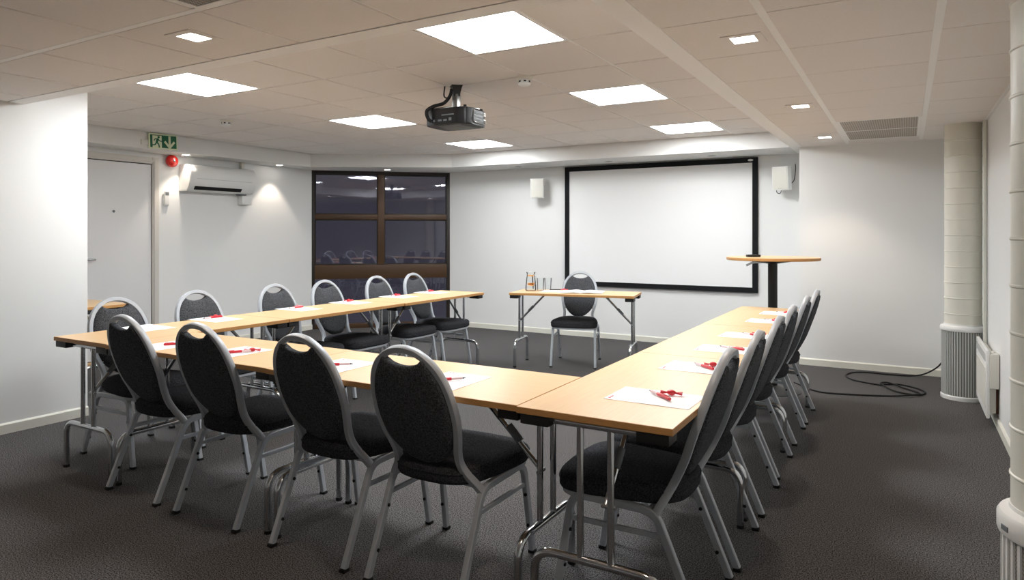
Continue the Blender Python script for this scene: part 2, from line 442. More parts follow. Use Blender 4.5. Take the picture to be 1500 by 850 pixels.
# door in the door wall
def door():
    r = bpy.data.objects.new('door_1', None); COL.objects.link(r); r.location = (XD, 3.86, 0); r['kind'] = 'structure'
    bm = bmesh.new()
    for s in (-1, 1): box(bm, 0.0, 0.03, s * 0.45 - (0 if s > 0 else 0.075), s * 0.45 + (0.075 if s > 0 else 0), 0, 2.105, 0.006)
    box(bm, 0.0, 0.03, -0.45, 0.45, 2.035, 2.105, 0.006)
    build('door_frame', bm, M['casing'], r)
    bm = bmesh.new()
    for s in (-1, 1): box(bm, 0.03, 0.042, s * 0.475 - 0.012, s * 0.475 + 0.012, 0, 2.075, 0.004)
    box(bm, 0.03, 0.042, -0.463, 0.463, 2.055, 2.075, 0.004)
    build('door_stop', bm, M['casing'], r)
    build('leaf_gap', nbox(0.0005, 0.004, -0.45, 0.45, 0.025, 2.035), M['dark'], r, 0)
    build('door_leaf', nbox(0.004, 0.016, -0.443, 0.443, 0.034, 2.026, 0.003), M['door'], r)
    build('door_sill', nbox(0.0, 0.055, -0.45, 0.45, 0.0, 0.026, 0.005), M['oak'], r)
    bm = lathe(bmesh.new(), [(0.004, 0), (0.013, 0), (0.013, 0.004), (0.008, 0.007), (0.004, 0.007)], 20)
    bmesh.ops.transform(bm, matrix=Matrix.Translation((0.016, 0.05, 1.52)) @ Matrix.Rotation(R(90), 4, 'Y'), verts=bm.verts)
    build('peephole', bm, M['projgrey'], r)
    bm = bmesh.new(); tube(bm, fillet([(0.016, -0.375, 1.04), (0.062, -0.375, 1.04), (0.062, -0.15, 1.04)], 0.02), 0.009)
    h = build('door_handle', bm, M['metal'], r)
    bm = lathe(bmesh.new(), [(0.012, 0), (0.026, 0), (0.026, 0.006), (0.012, 0.008)], 24)
    bmesh.ops.transform(bm, matrix=Matrix.Translation((0.016, -0.375, 1.04)) @ Matrix.Rotation(R(90), 4, 'Y'), verts=bm.verts)
    build('rosette', bm, M['metal'], h)
door()

# ------------------------------------------------------------------ ceiling lights
def panel_light(x, y, label):
    t = thing('ceiling_panel_light', label, 'ceiling light', (x, y, ZH), 0, 'square light panels in the raised ceiling')
    bm = bmesh.new()
    for q in ((-.292, -.278, -.292, .292), (.278, .292, -.292, .292), (-.278, .278, -.292, -.278), (-.278, .278, .278, .292)):
        box(bm, *q, 0.0, 0.03, 0.001, seg=1)
    build('frame', bm, M['tbar'], t, 0)
    build('diffuser', nbox(-.278, .278, -.278, .278, 0.004, 0.02), M['panel'], t, 0)
names = ['largest square light panel, nearest the camera, above and before the black projector',
         'square light panel on the right, second in the right-hand row above the screen side',
         'small far square light panel above the right end of the projection screen',
         'square light panel at left, above and right of the green exit sign',
         'square light panel left of the black projector, above the left of the window',
         'small far square light panel below and right of the projector, by the soffit']
for (x, y), n in zip(LIGHTS, names): panel_light(x, y, n)

def spot(x, y, z, power, col, size=R(100), blend=0.5, rad=0.04):
    l = bpy.data.lights.new('downlight_beam', 'SPOT'); l.energy = power; l.color = col
    l.spot_size = size; l.spot_blend = blend; l.shadow_soft_size = rad
    o = bpy.data.objects.new('downlight_beam', l); COL.objects.link(o); o.location = (x, y, z)
    return o
WARM = (1.0, 0.84, 0.70)
def downlight(x, y, label, power=13):
    t = thing('recessed_downlight', label, 'downlight', (x, y, ZL), 0, 'square downlights in the lowered ceiling')
    bm = bmesh.new()
    for q in ((-.085, -.05, -.085, .085), (.05, .085, -.085, .085), (-.05, .05, -.085, -.05), (-.05, .05, .05, .085)):
        box(bm, *q, -0.004, 0.004, 0.001, seg=1)
    build('trim_frame', bm, M['tile'], t, 0)
    build('lens', nbox(-.05, .05, -.05, .05, -0.003, 0.003), M['lamp'], t, 0)
    spot(x, y, ZL - 0.02, power, WARM)
downlight(-2.683, 1.86, 'small square downlight in the left ceiling, just beyond the dark vent')
downlight(-0.62, 3.10, 'nearest square downlight in the right-hand ceiling, above the right table row')
downlight(-0.617, 4.92, 'middle square downlight in the right-hand ceiling, left of the long vent')
downlight(-0.63, 6.61, 'farthest square downlight in the right-hand ceiling, beside the corner of the far wall')
for x, y in ((-0.62, 1.28), (-0.62, -0.6), (-2.68, -0.2), (-4.2, 0.1), (-4.2, -1.6)): # same fittings, behind and over the camera
    spot(x, y, ZL - 0.02, 14, WARM)

def soffit_light(x, y, label, power):
    t = thing('soffit_downlight', label, 'downlight', (x, y, ZL), 0, 'round downlights under the soffit')
    build('rim', lathe(bmesh.new(), [(0.036, 0.0), (0.042, -0.003), (0.05, -0.003), (0.052, 0.0), (0.036, 0.001)], 28, cap=False), M['white'], t)
    build('lens', lathe(bmesh.new(), [(0.001, -0.002), (0.036, -0.002), (0.036, 0.0), (0.001, 0.0)], 28), M['lamp'], t)
    spot(x, y, ZL - 0.015, power, (1.0, 0.86, 0.72), R(82), 0.4, 0.03)
soffit_light(-6.775, 4.60, 'round downlight under the soffit, shining onto the air conditioner', 9)
soffit_light(-6.775, 5.87, 'round downlight under the soffit, right of the air conditioner', 9)
soffit_light(-6.02, 7.03, 'round downlight under the soffit, above the dark window', 3)
def dead_light(x, label):
    t = thing('unlit_downlight', label, 'downlight', (x, 7.55, ZL), 0, 'unlit downlights above the screen')
    build('rim', lathe(bmesh.new(), [(0.036, 0.0), (0.042, -0.003), (0.05, -0.003), (0.052, 0.0), (0.036, 0.001)], 28, cap=False), M['grille'], t)
    build('bulb', lathe(bmesh.new(), [(0.001, -0.001), (0.036, -0.001), (0.036, 0.0), (0.001, 0.0)], 28), M['projgrey'], t)
dead_light(-4.30, 'unlit round downlight under the soffit, above the left wall speaker')
dead_light(-3.06, 'unlit round downlight under the soffit, above the left part of the screen')
dead_light(-1.85, 'unlit round downlight under the soffit, above the right part of the screen')

# vents in the lowered ceiling
def vent(v, label, m, split):
    x0, x1, y0, y1 = v; cx, cy = (x0 + x1) / 2, (y0 + y1) / 2
    t = thing('ceiling_vent', label, 'vent', (cx, cy, ZL))
    a, b = (x1 - x0) / 2 - 0.018, (y1 - y0) / 2 - 0.006
    bm = bmesh.new()
    for q in ((-a, -a + .02, -b, b), (a - .02, a, -b, b), (-a + .02, a - .02, -b, -b + .02), (-a + .02, a - .02, b - .02, b)):
        box(bm, *q, 0.0, 0.012, 0.001, seg=1)
    if split: box(bm, -a + .02, a - .02, -.008, .008, 0.0, 0.012, 0.001, seg=1)
    build('frame', bm, M['tbar'], t, 0)
    for y0_, y1_ in (((-b + .02, -.008), (.008, b - .02)) if split else ((-b + .02, b - .02),)):
        build('perforated_plate', nbox(-a + .02, a - .02, y0_, y1_, 0.003, 0.010), m, t, 0)
vent(vents[0], 'long grey perforated ceiling vent of two panels near the far right column', M['vent_fine'], True)
vent(vents[1], 'dark punched ceiling vent at the top edge, above the left square downlight', M['vent'], False)

def detector(x, y, label):
    t = thing('smoke_detector', label, 'smoke detector', (x, y, ZH), 0, 'smoke detectors on the raised ceiling')
    build('base', lathe(bmesh.new(), [(0.001, 0), (0.055, 0), (0.055, -0.016), (0.048, -0.022), (0.001, -0.022)], 32), M['offwhite'], t)
    build('sensor_head', lathe(bmesh.new(), [(0.001, -0.022), (0.036, -0.022), (0.036, -0.040), (0.040, -0.040), (0.040, -0.050), (0.03, -0.058), (0.001, -0.058)], 32), M['white'], t)
    bm = bmesh.new()
    for k in range(6):
        a0 = k * PI / 3 + 0.1
        mtx = Matrix.Rotation(a0, 4, 'Z')
        box(bm, 0.030, 0.0375, -0.008, 0.008, -0.036, -0.026, mtx=mtx)
    build('slots', bm, M['dark'], t, 0)
detector(-2.163, 3.88, 'white smoke detector on the ceiling right of the projector mount')
detector(-5.30, 3.99, 'white smoke detector on the ceiling near the exit sign')

# ------------------------------------------------------------------ projector
def projector():
    px, py = -2.70, 3.875
    t = thing('ceiling_projector', 'black projector hanging from the ceiling on a grey bracket', 'projector', (px, py, 0))
    zb, zt = 2.03, 2.145
    bm = bmesh.new()
    out = [(-.16, -.13), (-.09, -.145), (.10, -.145), (.165, -.125), (.175, -.06), (.175, .08), (.155, .125), (-.15, .125), (-.175, .08), (-.175, -.08)]
    prism(bm, out, zb, zt, bev=0.012)
    body = build('body', bm, M['projector'], t)
    bm = bmesh.new(); prism(bm, [(-.06, -.125), (.12, -.125), (.14, .09), (-.10, .09)], zb - 0.006, zb + 0.004, bev=0.002)
    build('bottom_plate', bm, M['projgrey'], t)
    bm = bmesh.new()
    for k in range(3): box(bm, 0.172, 0.177, -0.045, 0.065, zb + 0.032 + k * .022, zb + 0.042 + k * .022, 0.001, seg=1)
    build('side_vent', bm, M['projgrey'], t)
    bm = bmesh.new()
    tube(bm, fillet([(0.176, -.05, zb + .10), (0.181, -.055, zb + .03), (0.181, -.04, zb + .018), (0.181, .085, zb + .018), (0.176, .095, zb + .03)], .015), 0.004, 8)
    build('silver_trim', bm, M['metal'], t)
    bm = bmesh.new()
    for k, (a, b) in enumerate(((-.02, .02), (.03, .05), (.055, .07))): box(bm, 0.174, 0.179, 0.075, 0.10, zb + .055 + a * .6, zb + .055 + a * .6 + .009, 0.001, seg=1)
    build('badge', bm, M['white'], t)
    bm = lathe(bmesh.new(), [(0.001, 0), (0.036, 0), (0.042, 0.015), (0.034, 0.03), (0.001, 0.026)], 28)
    bmesh.ops.transform(bm, matrix=Matrix.Translation((0.07, .122, zb + .06)) @ Matrix.Rotation(R(-90), 4, 'X'), verts=bm.verts)
    build('lens', bm, M['projector'], t)
    bm = bmesh.new()
    for x, w, h in ((-.125, .022, .02), (-.09, .018, .014), (-.05, .03, .012), (-.005, .028, .012), (.04, .02, .02)):
        box(bm, x, x + w, -0.149, -0.140, zb + .025, zb + .025 + h, 0.001, seg=1)
    box(bm, -.02, .08, -0.149, -0.140, zb + .062, zb + .07, 0.001, seg=1)
    build('ports', bm, M['projgrey'], t)
    bm = bmesh.new()
    for x, y in ((-.13, -.1), (.14, -.1), (.14, .1), (-.13, .1)):
        lathe(bm, [(0.001, zt - .002), (0.011, zt - .002), (0.011, zt + .014), (0.001, zt + .014)], 14, (x, y))
    build('foot', bm, M['rubber'], t)
    bm = bmesh.new()
    box(bm, -.055, .055, -.04, .04, zt + .012, zt + .02, 0.002); box(bm, -.022, .022, -.022, .022, zt + .018, 2.26, 0.003)
    for s in (-1, 1): sweep(bm, [(0, 0, zt + .03), (s * .14, s * .08, zt + .012)], rect(.016, .005, .001), (0, 0, 1))
    build('bracket', bm, M['metal'], t)
    bm = bmesh.new()
    lathe(bm, [(0.001, 2.245), (0.028, 2.245), (0.045, 2.30), (0.055, ZH + .001), (0.001, ZH + .001)], 4, (0, 0))
    build('ceiling_mount', bm, M['black'], t, 20)
    bm = bmesh.new()
    tube(bm, catmull([(-.01, -.04, 2.29), (-.02, -.05, 2.24), (-.05, -.08, 2.19), (-.10, -.13, 2.165), (-.13, -.165, 2.13), (-.12, -.165, 2.08), (-.10, -.149, 2.06)], 6), 0.012, 10)
    build('cable_bundle', bm, M['rubber'], t)
    bm = bmesh.new()
    tube(bm, catmull([(-.075, -.03, ZH + .004), (-.08, -.035, 2.26), (-.06, -.045, 2.235), (-.03, -.05, 2.232)], 6), 0.005, 8)
    build('cable', bm, M['rubber'], t)
projector()

# ------------------------------------------------------------------ screen, speakers
def screen():
    x0, x1, z0, z1, y = -3.762, -1.417, 0.64, 2.137, YS
    t = thing('projection_screen', 'large white projection screen in a black frame on the far wall', 'projection screen', ((x0 + x1) / 2, y, z0))
    w, h = (x1 - x0) / 2, z1 - z0; f = 0.057
    bm = bmesh.new()
    A = [(-w, 0), (w, 0), (w, h), (-w, h)]; B = [(-w + f, f), (w - f, f), (w - f, h - f), (-w + f, h - f)]
    V = lambda p, yy: bm.verts.new((p[0], yy, p[1]))
    oa = [V(p, -.035) for p in A]; ob = [V(p, -.028) for p in B]; ba = [V(p, 0) for p in A]; bb = [V(p, -.012) for p in B]
    for i in range(4):
        j = (i + 1) % 4
        bm.faces.new((oa[i], oa[j], ob[j], ob[i])); bm.faces.new((ob[i], ob[j], bb[j], bb[i]))
        bm.faces.new((ba[i], ba[j], oa[j], oa[i])); bm.faces.new((bb[i], bb[j], ba[j], ba[i]))
    build('screen_frame', bm, M['frameb'], t, 20)
    build('screen_cloth', nbox(-w + f - .004, w - f + .004, -.018, -.013, f - .004, h - f + .004), M['screenw'], t, 0)
    bm = lathe(bmesh.new(), [(0.001, 0), (0.022, 0), (0.022, .003), (0.001, .003)], 24)
    bmesh.ops.transform(bm, matrix=Matrix.Translation((w - .075, -.0335, h - .03)) @ Matrix.Diagonal((1.3, 1, .55, 1)) @ Matrix.Rotation(R(90), 4, 'X'), verts=bm.verts)
    build('maker_badge', bm, M['white'], t)
screen()

def speaker(x, z, yaw, label, cable):
    t = thing('wall_speaker', label, 'speaker', (x, YS, z), 0, 'white wall speakers beside the screen')
    mt = Matrix.Translation((0, -.14, 0)) @ Matrix.Rotation(yaw, 4, 'Z') @ Matrix.Rotation(R(5), 4, 'X')
    bm = bmesh.new(); prism(bm, [(-.085, -.075), (.085, -.075), (.085, .02), (.05, .07), (-.05, .07), (-.085, .02)], -.125, .125, bev=.006)
    bmesh.ops.transform(bm, matrix=mt, verts=bm.verts); build('cabinet', bm, M['white'], t)
    bm = nbox(-.077, .077, -.082, -.072, -.116, .116, .004); bmesh.ops.transform(bm, matrix=mt, verts=bm.verts)
    g = build('front_grille', bm, M['offwhite'], t)
    bm = nbox(-.02, .02, -.0835, -.081, -.108, -.102, .0005, seg=1); bmesh.ops.transform(bm, matrix=mt, verts=bm.verts)
    build('badge', bm, M['grille'], g)
    bm = bmesh.new(); box(bm, -.03, .03, -.008, 0, -.05, .05, .002)
    sweep(bm, fillet([(0, -.005, 0), (0, -.05, 0), (0, -.09, .0)], .02), rect(.03, .012), (0, 0, 1))
    build('wall_bracket', bm, M['grille'], t)
    if cable:
        bm = bmesh.new(); tube(bm, catmull([(-.06, -.16, -.13), (-.055, -.15, -.155), (-.03, -.13, -.16), (-.02, -.11, -.13)], 6), .004, 8)
        tube(bm, catmull([(.06, -.08, -.06), (.10, -.06, -.02), (.11, -.02, .10), (.105, -.004, .16)], 6), .004, 8)
        build('cable', bm, M['rubber'], t)
speaker(-4.10, 1.877, R(22), 'white wall speaker left of the projection screen', False)
speaker(-1.14, 1.885, R(-14), 'white wall speaker with a black cable, right of the screen in the corner', True)

# ------------------------------------------------------------------ things on the door wall
def aircon():
    t = thing('air_conditioner', 'white wall mounted air conditioner under the soffit, right of the red bell', 'air conditioner', (XD, 4.63, 1.765))
    L = 0.87
    prof = [(0, 0.0), (0.13, 0.0), (0.155, 0.012), (0.185, 0.055), (0.205, 0.11), (0.205, 0.20), (0.195, 0.25), (0.165, 0.285), (0.12, 0.295), (0, 0.295)]
    bm = bmesh.new()
    A = [bm.verts.new((p[0], 0, p[1])) for p in prof]; B = [bm.verts.new((p[0], L, p[1])) for p in prof]
    for i in range(len(prof)): bm.faces.new((A[i], A[(i + 1) % len(prof)], B[(i + 1) % len(prof)], B[i]))
    bm.faces.new(A); bm.faces.new(B[::-1])
    bmesh.ops.bevel(bm, geom=[e for e in bm.edges if abs(e.verts[0].co.y - e.verts[1].co.y) < .01], offset=.008, segments=2, affect='EDGES')
    build('casing', bm, M['white'], t, 50)
    bm = bmesh.new(); box(bm, .1995, .2065, .08, L - .06, .135, .139)
    build('panel_seam', bm, M['grille'], t, 0)
    mt = Matrix.Translation((.172, 0, .036)) @ Matrix.Rotation(R(-52), 4, 'Y')
    build('air_outlet', nbox(-.022, .022, .07, L - .19, -.006, .006, 0.001, mtx=mt, seg=1), M['dark'], t, 0)
    bm = bmesh.new(); mt2 = Matrix.Translation((.168, 0, .022)) @ Matrix.Rotation(R(-60), 4, 'Y')
    box(bm, -.018, .004, .08, L - .2, .008, .012, .001, mtx=mt2, seg=1)
    build('louver', bm, M['grille'], t)
    bm = nbox(.03, .10, L - .16, L - .06, -.014, .002, .004); build('drain_outlet', bm, M['projgrey'], t)
    build('top_grille', nbox(.02, .12, .05, L - .05, .294, .298), M['grille'], t, 0)
aircon()
bm = nbox(0, .09, -.07, .075, -.055, .055, .012)
o = build('junction_box', bm, None or M['white'], None, 40, (XD - .001, 5.46, 1.695)); tag(o, 'small white box on the wall below the right end of the air conditioner', 'junction box')
def shadow_block():  # air conditioner's shadow edge on the wall, built as a solid pale block
    o = build('shadow_block', nbox(0, .05, -.02, .02, 0, .085, .004), M['offwhite'], None, 40, (XD, 5.43, 2.064))
    tag(o, 'short pale block for the shadow edge between the air conditioner top and the soffit', 'shadow block')
shadow_block()
def bell():
    t = thing('fire_alarm_bell', 'red round fire alarm bell on the wall beside the exit sign', 'alarm bell', (XD - .002, 4.53, 2.085))
    q = Matrix.Rotation(R(90), 4, 'Y')
    bm = lathe(bmesh.new(), [(0.001, 0), (.04, 0), (.04, .03), (.001, .03)], 24); bmesh.ops.transform(bm, matrix=q, verts=bm.verts); build('base', bm, M['black'], t)
    bm = lathe(bmesh.new(), [(0.05, .022), (.066, .022), (.068, .03), (.064, .05), (.05, .066), (.025, .074), (.001, .075)], 36); bmesh.ops.transform(bm, matrix=q, verts=bm.verts); build('gong', bm, M['red_bell'], t)
    bm = lathe(bmesh.new(), [(.001, .074), (.012, .074), (.012, .08), (.001, .083)], 16); bmesh.ops.transform(bm, matrix=q, verts=bm.verts); build('centre_screw', bm, M['metal'], t)
bell()
def remote():
    t = thing('wall_remote_holder', 'small white remote control holder with grey display on wall beside door', 'remote control', (XD, 4.475, 1.68))
    build('holder', nbox(0, .02, -.028, .03, -.085, .03, .004), M['white'], t)
    build('handset', nbox(.012, .03, -.024, .026, -.075, .075, .006), M['white'], t)
    build('display', nbox(.03, .0315, -.019, .021, .028, .066), M['projgrey'], t, 0)
remote()

def exit_sign():
    t = thing('exit_sign', 'green and cream running man exit sign with down arrow, on the soffit', 'sign', (-6.62, 4.22, 2.237))
    t.rotation_euler = (R(2), 0, 0)
    # local: y to the right as seen from the room is +y; x outwards
    build('sign_plate', nbox(.022, .032, -.155, .155, -.078, .078, .002), M['glow'], t)
    bm = bmesh.new()
    def poly(b, pts, x0=.032, x1=.0335):
        A = [b.verts.new((x0, p[0], p[1])) for p in pts]; B = [b.verts.new((x1, p[0], p[1])) for p in pts]
        n = len(pts)
        for i in range(n): b.faces.new((A[i], A[(i + 1) % n], B[(i + 1) % n], B[i]))
        b.faces.new(B)
    def bar(b, a, c, w, x0=.0335, x1=.035):
        a = Vector((a[0], a[1])); c = Vector((c[0], c[1])); d = (c - a).normalized(); n = Vector((-d.y, d.x)) * w / 2
        poly(b, [a - n, c - n, c + n, a + n], x0, x1)
    poly(bm, [(-.142, -.064), (-.118, -.064), (-.118, .064), (-.142, .064)])
    poly(bm, [(-.018, -.064), (.142, -.064), (.142, .064), (-.018, .064)])
    poly(bm, [(-.118, .057), (-.018, .057), (-.018, .064), (-.118, .064)])
    build('green_field', bm, M['green'], t, 0)
    bm = bmesh.new()     # the running figure
    poly(bm, [(-.051 + .0115 * math.cos(k * PI / 6), .042 + .0115 * math.sin(k * PI / 6)) for k in range(12)])
    bar(bm, (-.058, .028), (-.074, -.012), .022, .032, .0335)
    bar(bm, (-.060, .024), (-.090, .022), .010, .032, .0336); bar(bm, (-.090, .022), (-.103, .004), .009, .032, .0337)
    bar(bm, (-.056, .020), (-.040, .004), .010, .032, .0336); bar(bm, (-.040, .004), (-.018, .002), .009, .032, .0337)
    bar(bm, (-.074, -.008), (-.052, -.030), .013, .032, .0336); bar(bm, (-.052, -.030), (-.046, -.064), .012, .032, .0337)
    bar(bm, (-.074, -.010), (-.090, -.036), .013, .032, .0336); bar(bm, (-.088, -.036), (-.120, -.040), .011, .032, .0337)
    build('running_figure', bm, M['green'], t, 0)
    bm = bmesh.new()
    bar(bm, (.066, .060), (.066, -.050), .024); bar(bm, (.070, -.062), (.012, .004), .022); bar(bm, (.062, -.062), (.120, .004), .022, .0335, .0352)
    build('down_arrow', bm, M['glow'], t, 0)
    build('wall_bracket', nbox(0, .026, -.225, -.06, -.045, .01, .002), M['offwhite'], t)
exit_sign()

# ------------------------------------------------------------------ ventilation columns, heater
def vent_column(x, y, label, m, fine):
    t = thing('ventilation_column', label, 'ventilation column', (x, y, 0), 0, 'ventilation columns along the right wall')
    r = 0.125; zc = 0.575; hc = .06 if fine else .04
    prof = [(r, zc)]; z = zc + 0.09
    while z < ZL - 0.02:
        prof += [(r, z - .004), (r + .0032, z - .001), (r + .0032, z + .003), (r, z + .006)]; z += 0.123
    prof.append((r, ZL + .01))
    build('duct', lathe(bmesh.new(), prof, 56), M['steel'], t, 25)
    build('collar', lathe(bmesh.new(), [(.10, zc - hc), (.152, zc - hc), (.155, zc - hc + .008), (.155, zc - .014), (.149, zc - .004), (.136, zc), (r + .004, zc + .004), (r + .003, zc + .014), (.10, zc + .014)], 56), M['white'], t, 35)
    build('diffuser', lathe(bmesh.new(), [(.10, .03), (.140, .03), (.140, zc - hc + .005), (.10, zc - hc + .005)], 56), m, t, 35)
    bm = bmesh.new()
    n = 40 if fine else 50
    for k in range(n):
        a = 2 * PI * k / n
        box(bm, .139, .146, -.0042 if fine else -.003, .0042 if fine else .003, .03, zc - hc + .005, mtx=Matrix.Rotation(a, 4, 'Z'))
    build('ribs', bm, M['white'] if fine else M['grille'], t, 0)
    build('base_ring', lathe(bmesh.new(), [(.10, 0), (.150, 0), (.152, .006), (.152, .028), (.147, .034), (.10, .034)], 56), M['white'], t, 35)
    if fine:
        bm = nbox(-.014, .014, -.157, -.153, zc - .044, zc - .030, .001, seg=1)
        bmesh.ops.transform(bm, matrix=Matrix.Rotation(R(-68), 4, 'Z'), verts=bm.verts); build('name_plate', bm, M['projgrey'], t, 0)
vent_column(0.361, 2.20, 'nearest white ventilation column at the right edge of the picture', M['louvre'], True)
vent_column(0.383, 6.40, 'far white ventilation column with striped round base behind the wall heater', M['ribs'], False)
bm = lathe(bmesh.new(), [(.001, 0), (.012, 0), (.012, ZL + .01), (.001, ZL + .01)], 16)
o = build('vertical_pipe', bm, M['offwhite'], None, 40, (0.512, 6.24, 0)); tag(o, 'thin vertical white pipe between the far column and the right wall', 'pipe')

def heater():
    t = thing('wall_heater', 'white panel heater low on the right wall, before the far column', 'heater', (XR, 5.84, 0.07))
    mt = Matrix.Identity(4)
    bm = nbox(-.075, -.055, -.38, .36, 0.0, .45, .008); build('front_panel', bm, M['white'], t)
    bm = bmesh.new(); box(bm, -.078, -.074, -.33, .31, .06, .33, .001, seg=1); build('raised_field', bm, M['offwhite'], t)
    bm = bmesh.new()
    for k in range(22): box(bm, -.0775, -.074, -.33 + k * .03, -.318 + k * .03, .37, .42)
    build('outlet_slots', bm, M['grille'], t, 0)
    build('back_box', nbox(-.056, -.018, -.34, .33, .03, .41, .004), M['offwhite'], t)
    b = build('control_box', nbox(-.056, -.004, -.385, -.30, .20, .43, .006), M['offwhite'], t)
    build('knob', lathe(bmesh.new(), [(.001, .425), (.014, .425), (.013, .445), (.001, .445)], 18, (-.03, -.34)), M['white'], b)
    build('wall_bracket', nbox(-.018, 0, -.30, .28, .02, .20, .002), M['brownpipe'], t)
heater()

# cable across the carpet
pts = [(.29, 7.06, .20), (.235, 7.10, .11), (.14, 7.13, .035), (.03, 7.12, .008), (-.15, 7.09, .008), (-.33, 7.09, .008), (-.44, 7.01, .008), (-.475, 6.83, .008), (-.40, 6.66, .008), (-.20, 6.56, .008),
       (-.17, 6.60, .008), (-.05, 6.66, .008), (.08, 6.56, .008), (.13, 6.42, .008), (.07, 6.30, .008), (-.08, 6.34, .012), (-.17, 6.50, .02), (-.19, 6.58, .022), (-.13, 6.63, .02), (-.02, 6.52, .010), (.07, 6.40, .010), (.09, 6.30, .018),
       (.02, 6.22, .016), (-.14, 6.14, .008), (-.40, 6.05, .008), (-.58, 6.02, .008), (-.70, 6.10, .008), (-.78, 6.22, .008), (-.84, 6.30, .008)]
bm = bmesh.new(); tube(bm, catmull(pts, 8), .0065, 10, up=(0, 0, 1)); 
o = build('power_cable', bm, M['rubber'], None); tag(o, 'black power cable looped on the carpet by the far right wall', 'cable')

# ------------------------------------------------------------------ folding tables
TH = 0.725
TG = 'beech folding tables set in a U'
def make_table(L, D, label, loc, rz, group=TG, inset=.045):
    t = thing('folding_table', label, 'table', loc, rz, group)
    bm = bmesh.new(); box(bm, -L / 2, L / 2, -D / 2, D / 2, TH - .022, TH, .0015, seg=1)
    for f in bm.faces:
        f.normal_update(); f.material_index = 0 if abs(f.normal.z) > .9 else 1
    build('tabletop', bm, [M['beech'], M['beech_edge']], t, 30)
    zu = TH - .022
    for s in (-1, 1):
        xe = s * (L / 2 - inset)
        bm = bmesh.new(); tube(bm, [(xe, -D / 2 + .10, zu - .016), (xe, D / 2 - .10, zu - .016)], .0135, 14); build('top_tube', bm, M['chrome'], t)
        for q in (-1, 1):
            y0, y1 = sorted((q * (D / 2 - .012), q * (D / 2 - .115)))
            x0, x1 = sorted((s * (L / 2 - .004), s * (L / 2 - .085)))
            bm = bmesh.new(); box(bm, x0, x1, y0, y1, zu - .034, zu, .005); build('corner_bracket', bm, M['black'], t)
        for q in (-1, 1):
            bm = bmesh.new(); tube(bm, [(xe, q * .052, zu - .02), (xe, q * .052, .262)], .0115, 14); build('leg', bm, M['chrome'], t)
        fy = D / 2 - .045
        bm = bmesh.new(); tube(bm, fillet([(xe, -fy, .006), (xe, -fy, .252), (xe, fy, .252), (xe, fy, .006)], .075, 8), .0145, 14, up=(1, 0, 0))
        fb = build('foot_bar', bm, M['chrome'], t)
        for q in (-1, 1): build('foot_cap', lathe(bmesh.new(), [(.001, 0), (.016, 0), (.016, .014), (.001, .014)], 14, (xe, q * fy)), M['rubber'], fb)
        bm = bmesh.new(); xi = s * (L / 2 - .30)
        tube(bm, [(xe - s * .004, -.034, .44), (xi, -.034, zu - .006)], .0095, 12)
        bmesh.ops.transform(bm, matrix=Matrix.Identity(4), verts=bm.verts); br = build('brace', bm, M['chrome'], t)
        bm = bmesh.new()
        sweep(bm, [(xe - s * .09, -.034, .532), (xe - s * .14, -.034, .582)], circ(.0135, 12), (0, 1, 0))
        build('brace_sleeve', bm, M['projgrey'], br)
        bm = bmesh.new(); tube(bm, [(xe, -.070, .44), (xe, -.022, .44)], .007, 10, up=(0, 0, 1))
        build('brace_pivot', bm, M['metal'], br)
        build('brace_plate', nbox(xi - .05, xi + .05, -.06, .0, zu - .006, zu, .001), M['black'], t)
    return t
tables = [
    (1.213, .515, (-2.9455, 2.216, 0), 0, 'beech folding table of the front row, left half, behind the two leftmost front chairs'),
    (1.222, .515, (-1.7265, 2.209, 0), 0, 'beech folding table of the front row, right half, meeting the right-hand row'),
    (1.19, .525, (-.850, 2.535, 0), PI / 2, 'nearest beech folding table of the right-hand row, chrome legs at its near end'),
    (1.19, .525, (-.852, 3.727, 0), PI / 2, 'middle beech folding table of the right-hand row'),
    (1.19, .525, (-.856, 4.920, 0), PI / 2, 'far beech folding table of the right-hand row, by the round bar table'),
    (1.19, .525, (-3.815, 2.565, 0), PI / 2, 'near beech folding table of the left-hand row, its end at the white wall corner'),
    (1.19, .52, (-3.808, 3.757, 0), PI / 2, 'middle beech folding table of the left-hand row'),
    (1.19, .515, (-3.795, 4.950, 0), PI / 2, 'far beech folding table of the left-hand row, before the dark window'),
    (1.2, .49, (-2.776, 6.0, 0), R(11.5), 'lone beech folding table before the screen, with jug and glasses on it'),
]
for i, (L, D, loc, rz, lab) in enumerate(tables):
    make_table(L, D, lab, loc, rz, TG if i < 8 else None, .022 if i == 1 else .045)
make_table(1.2, .42, 'beech table in the nook behind the white wall corner, beside the door', (-6.06, 3.03, 0), 0, None)

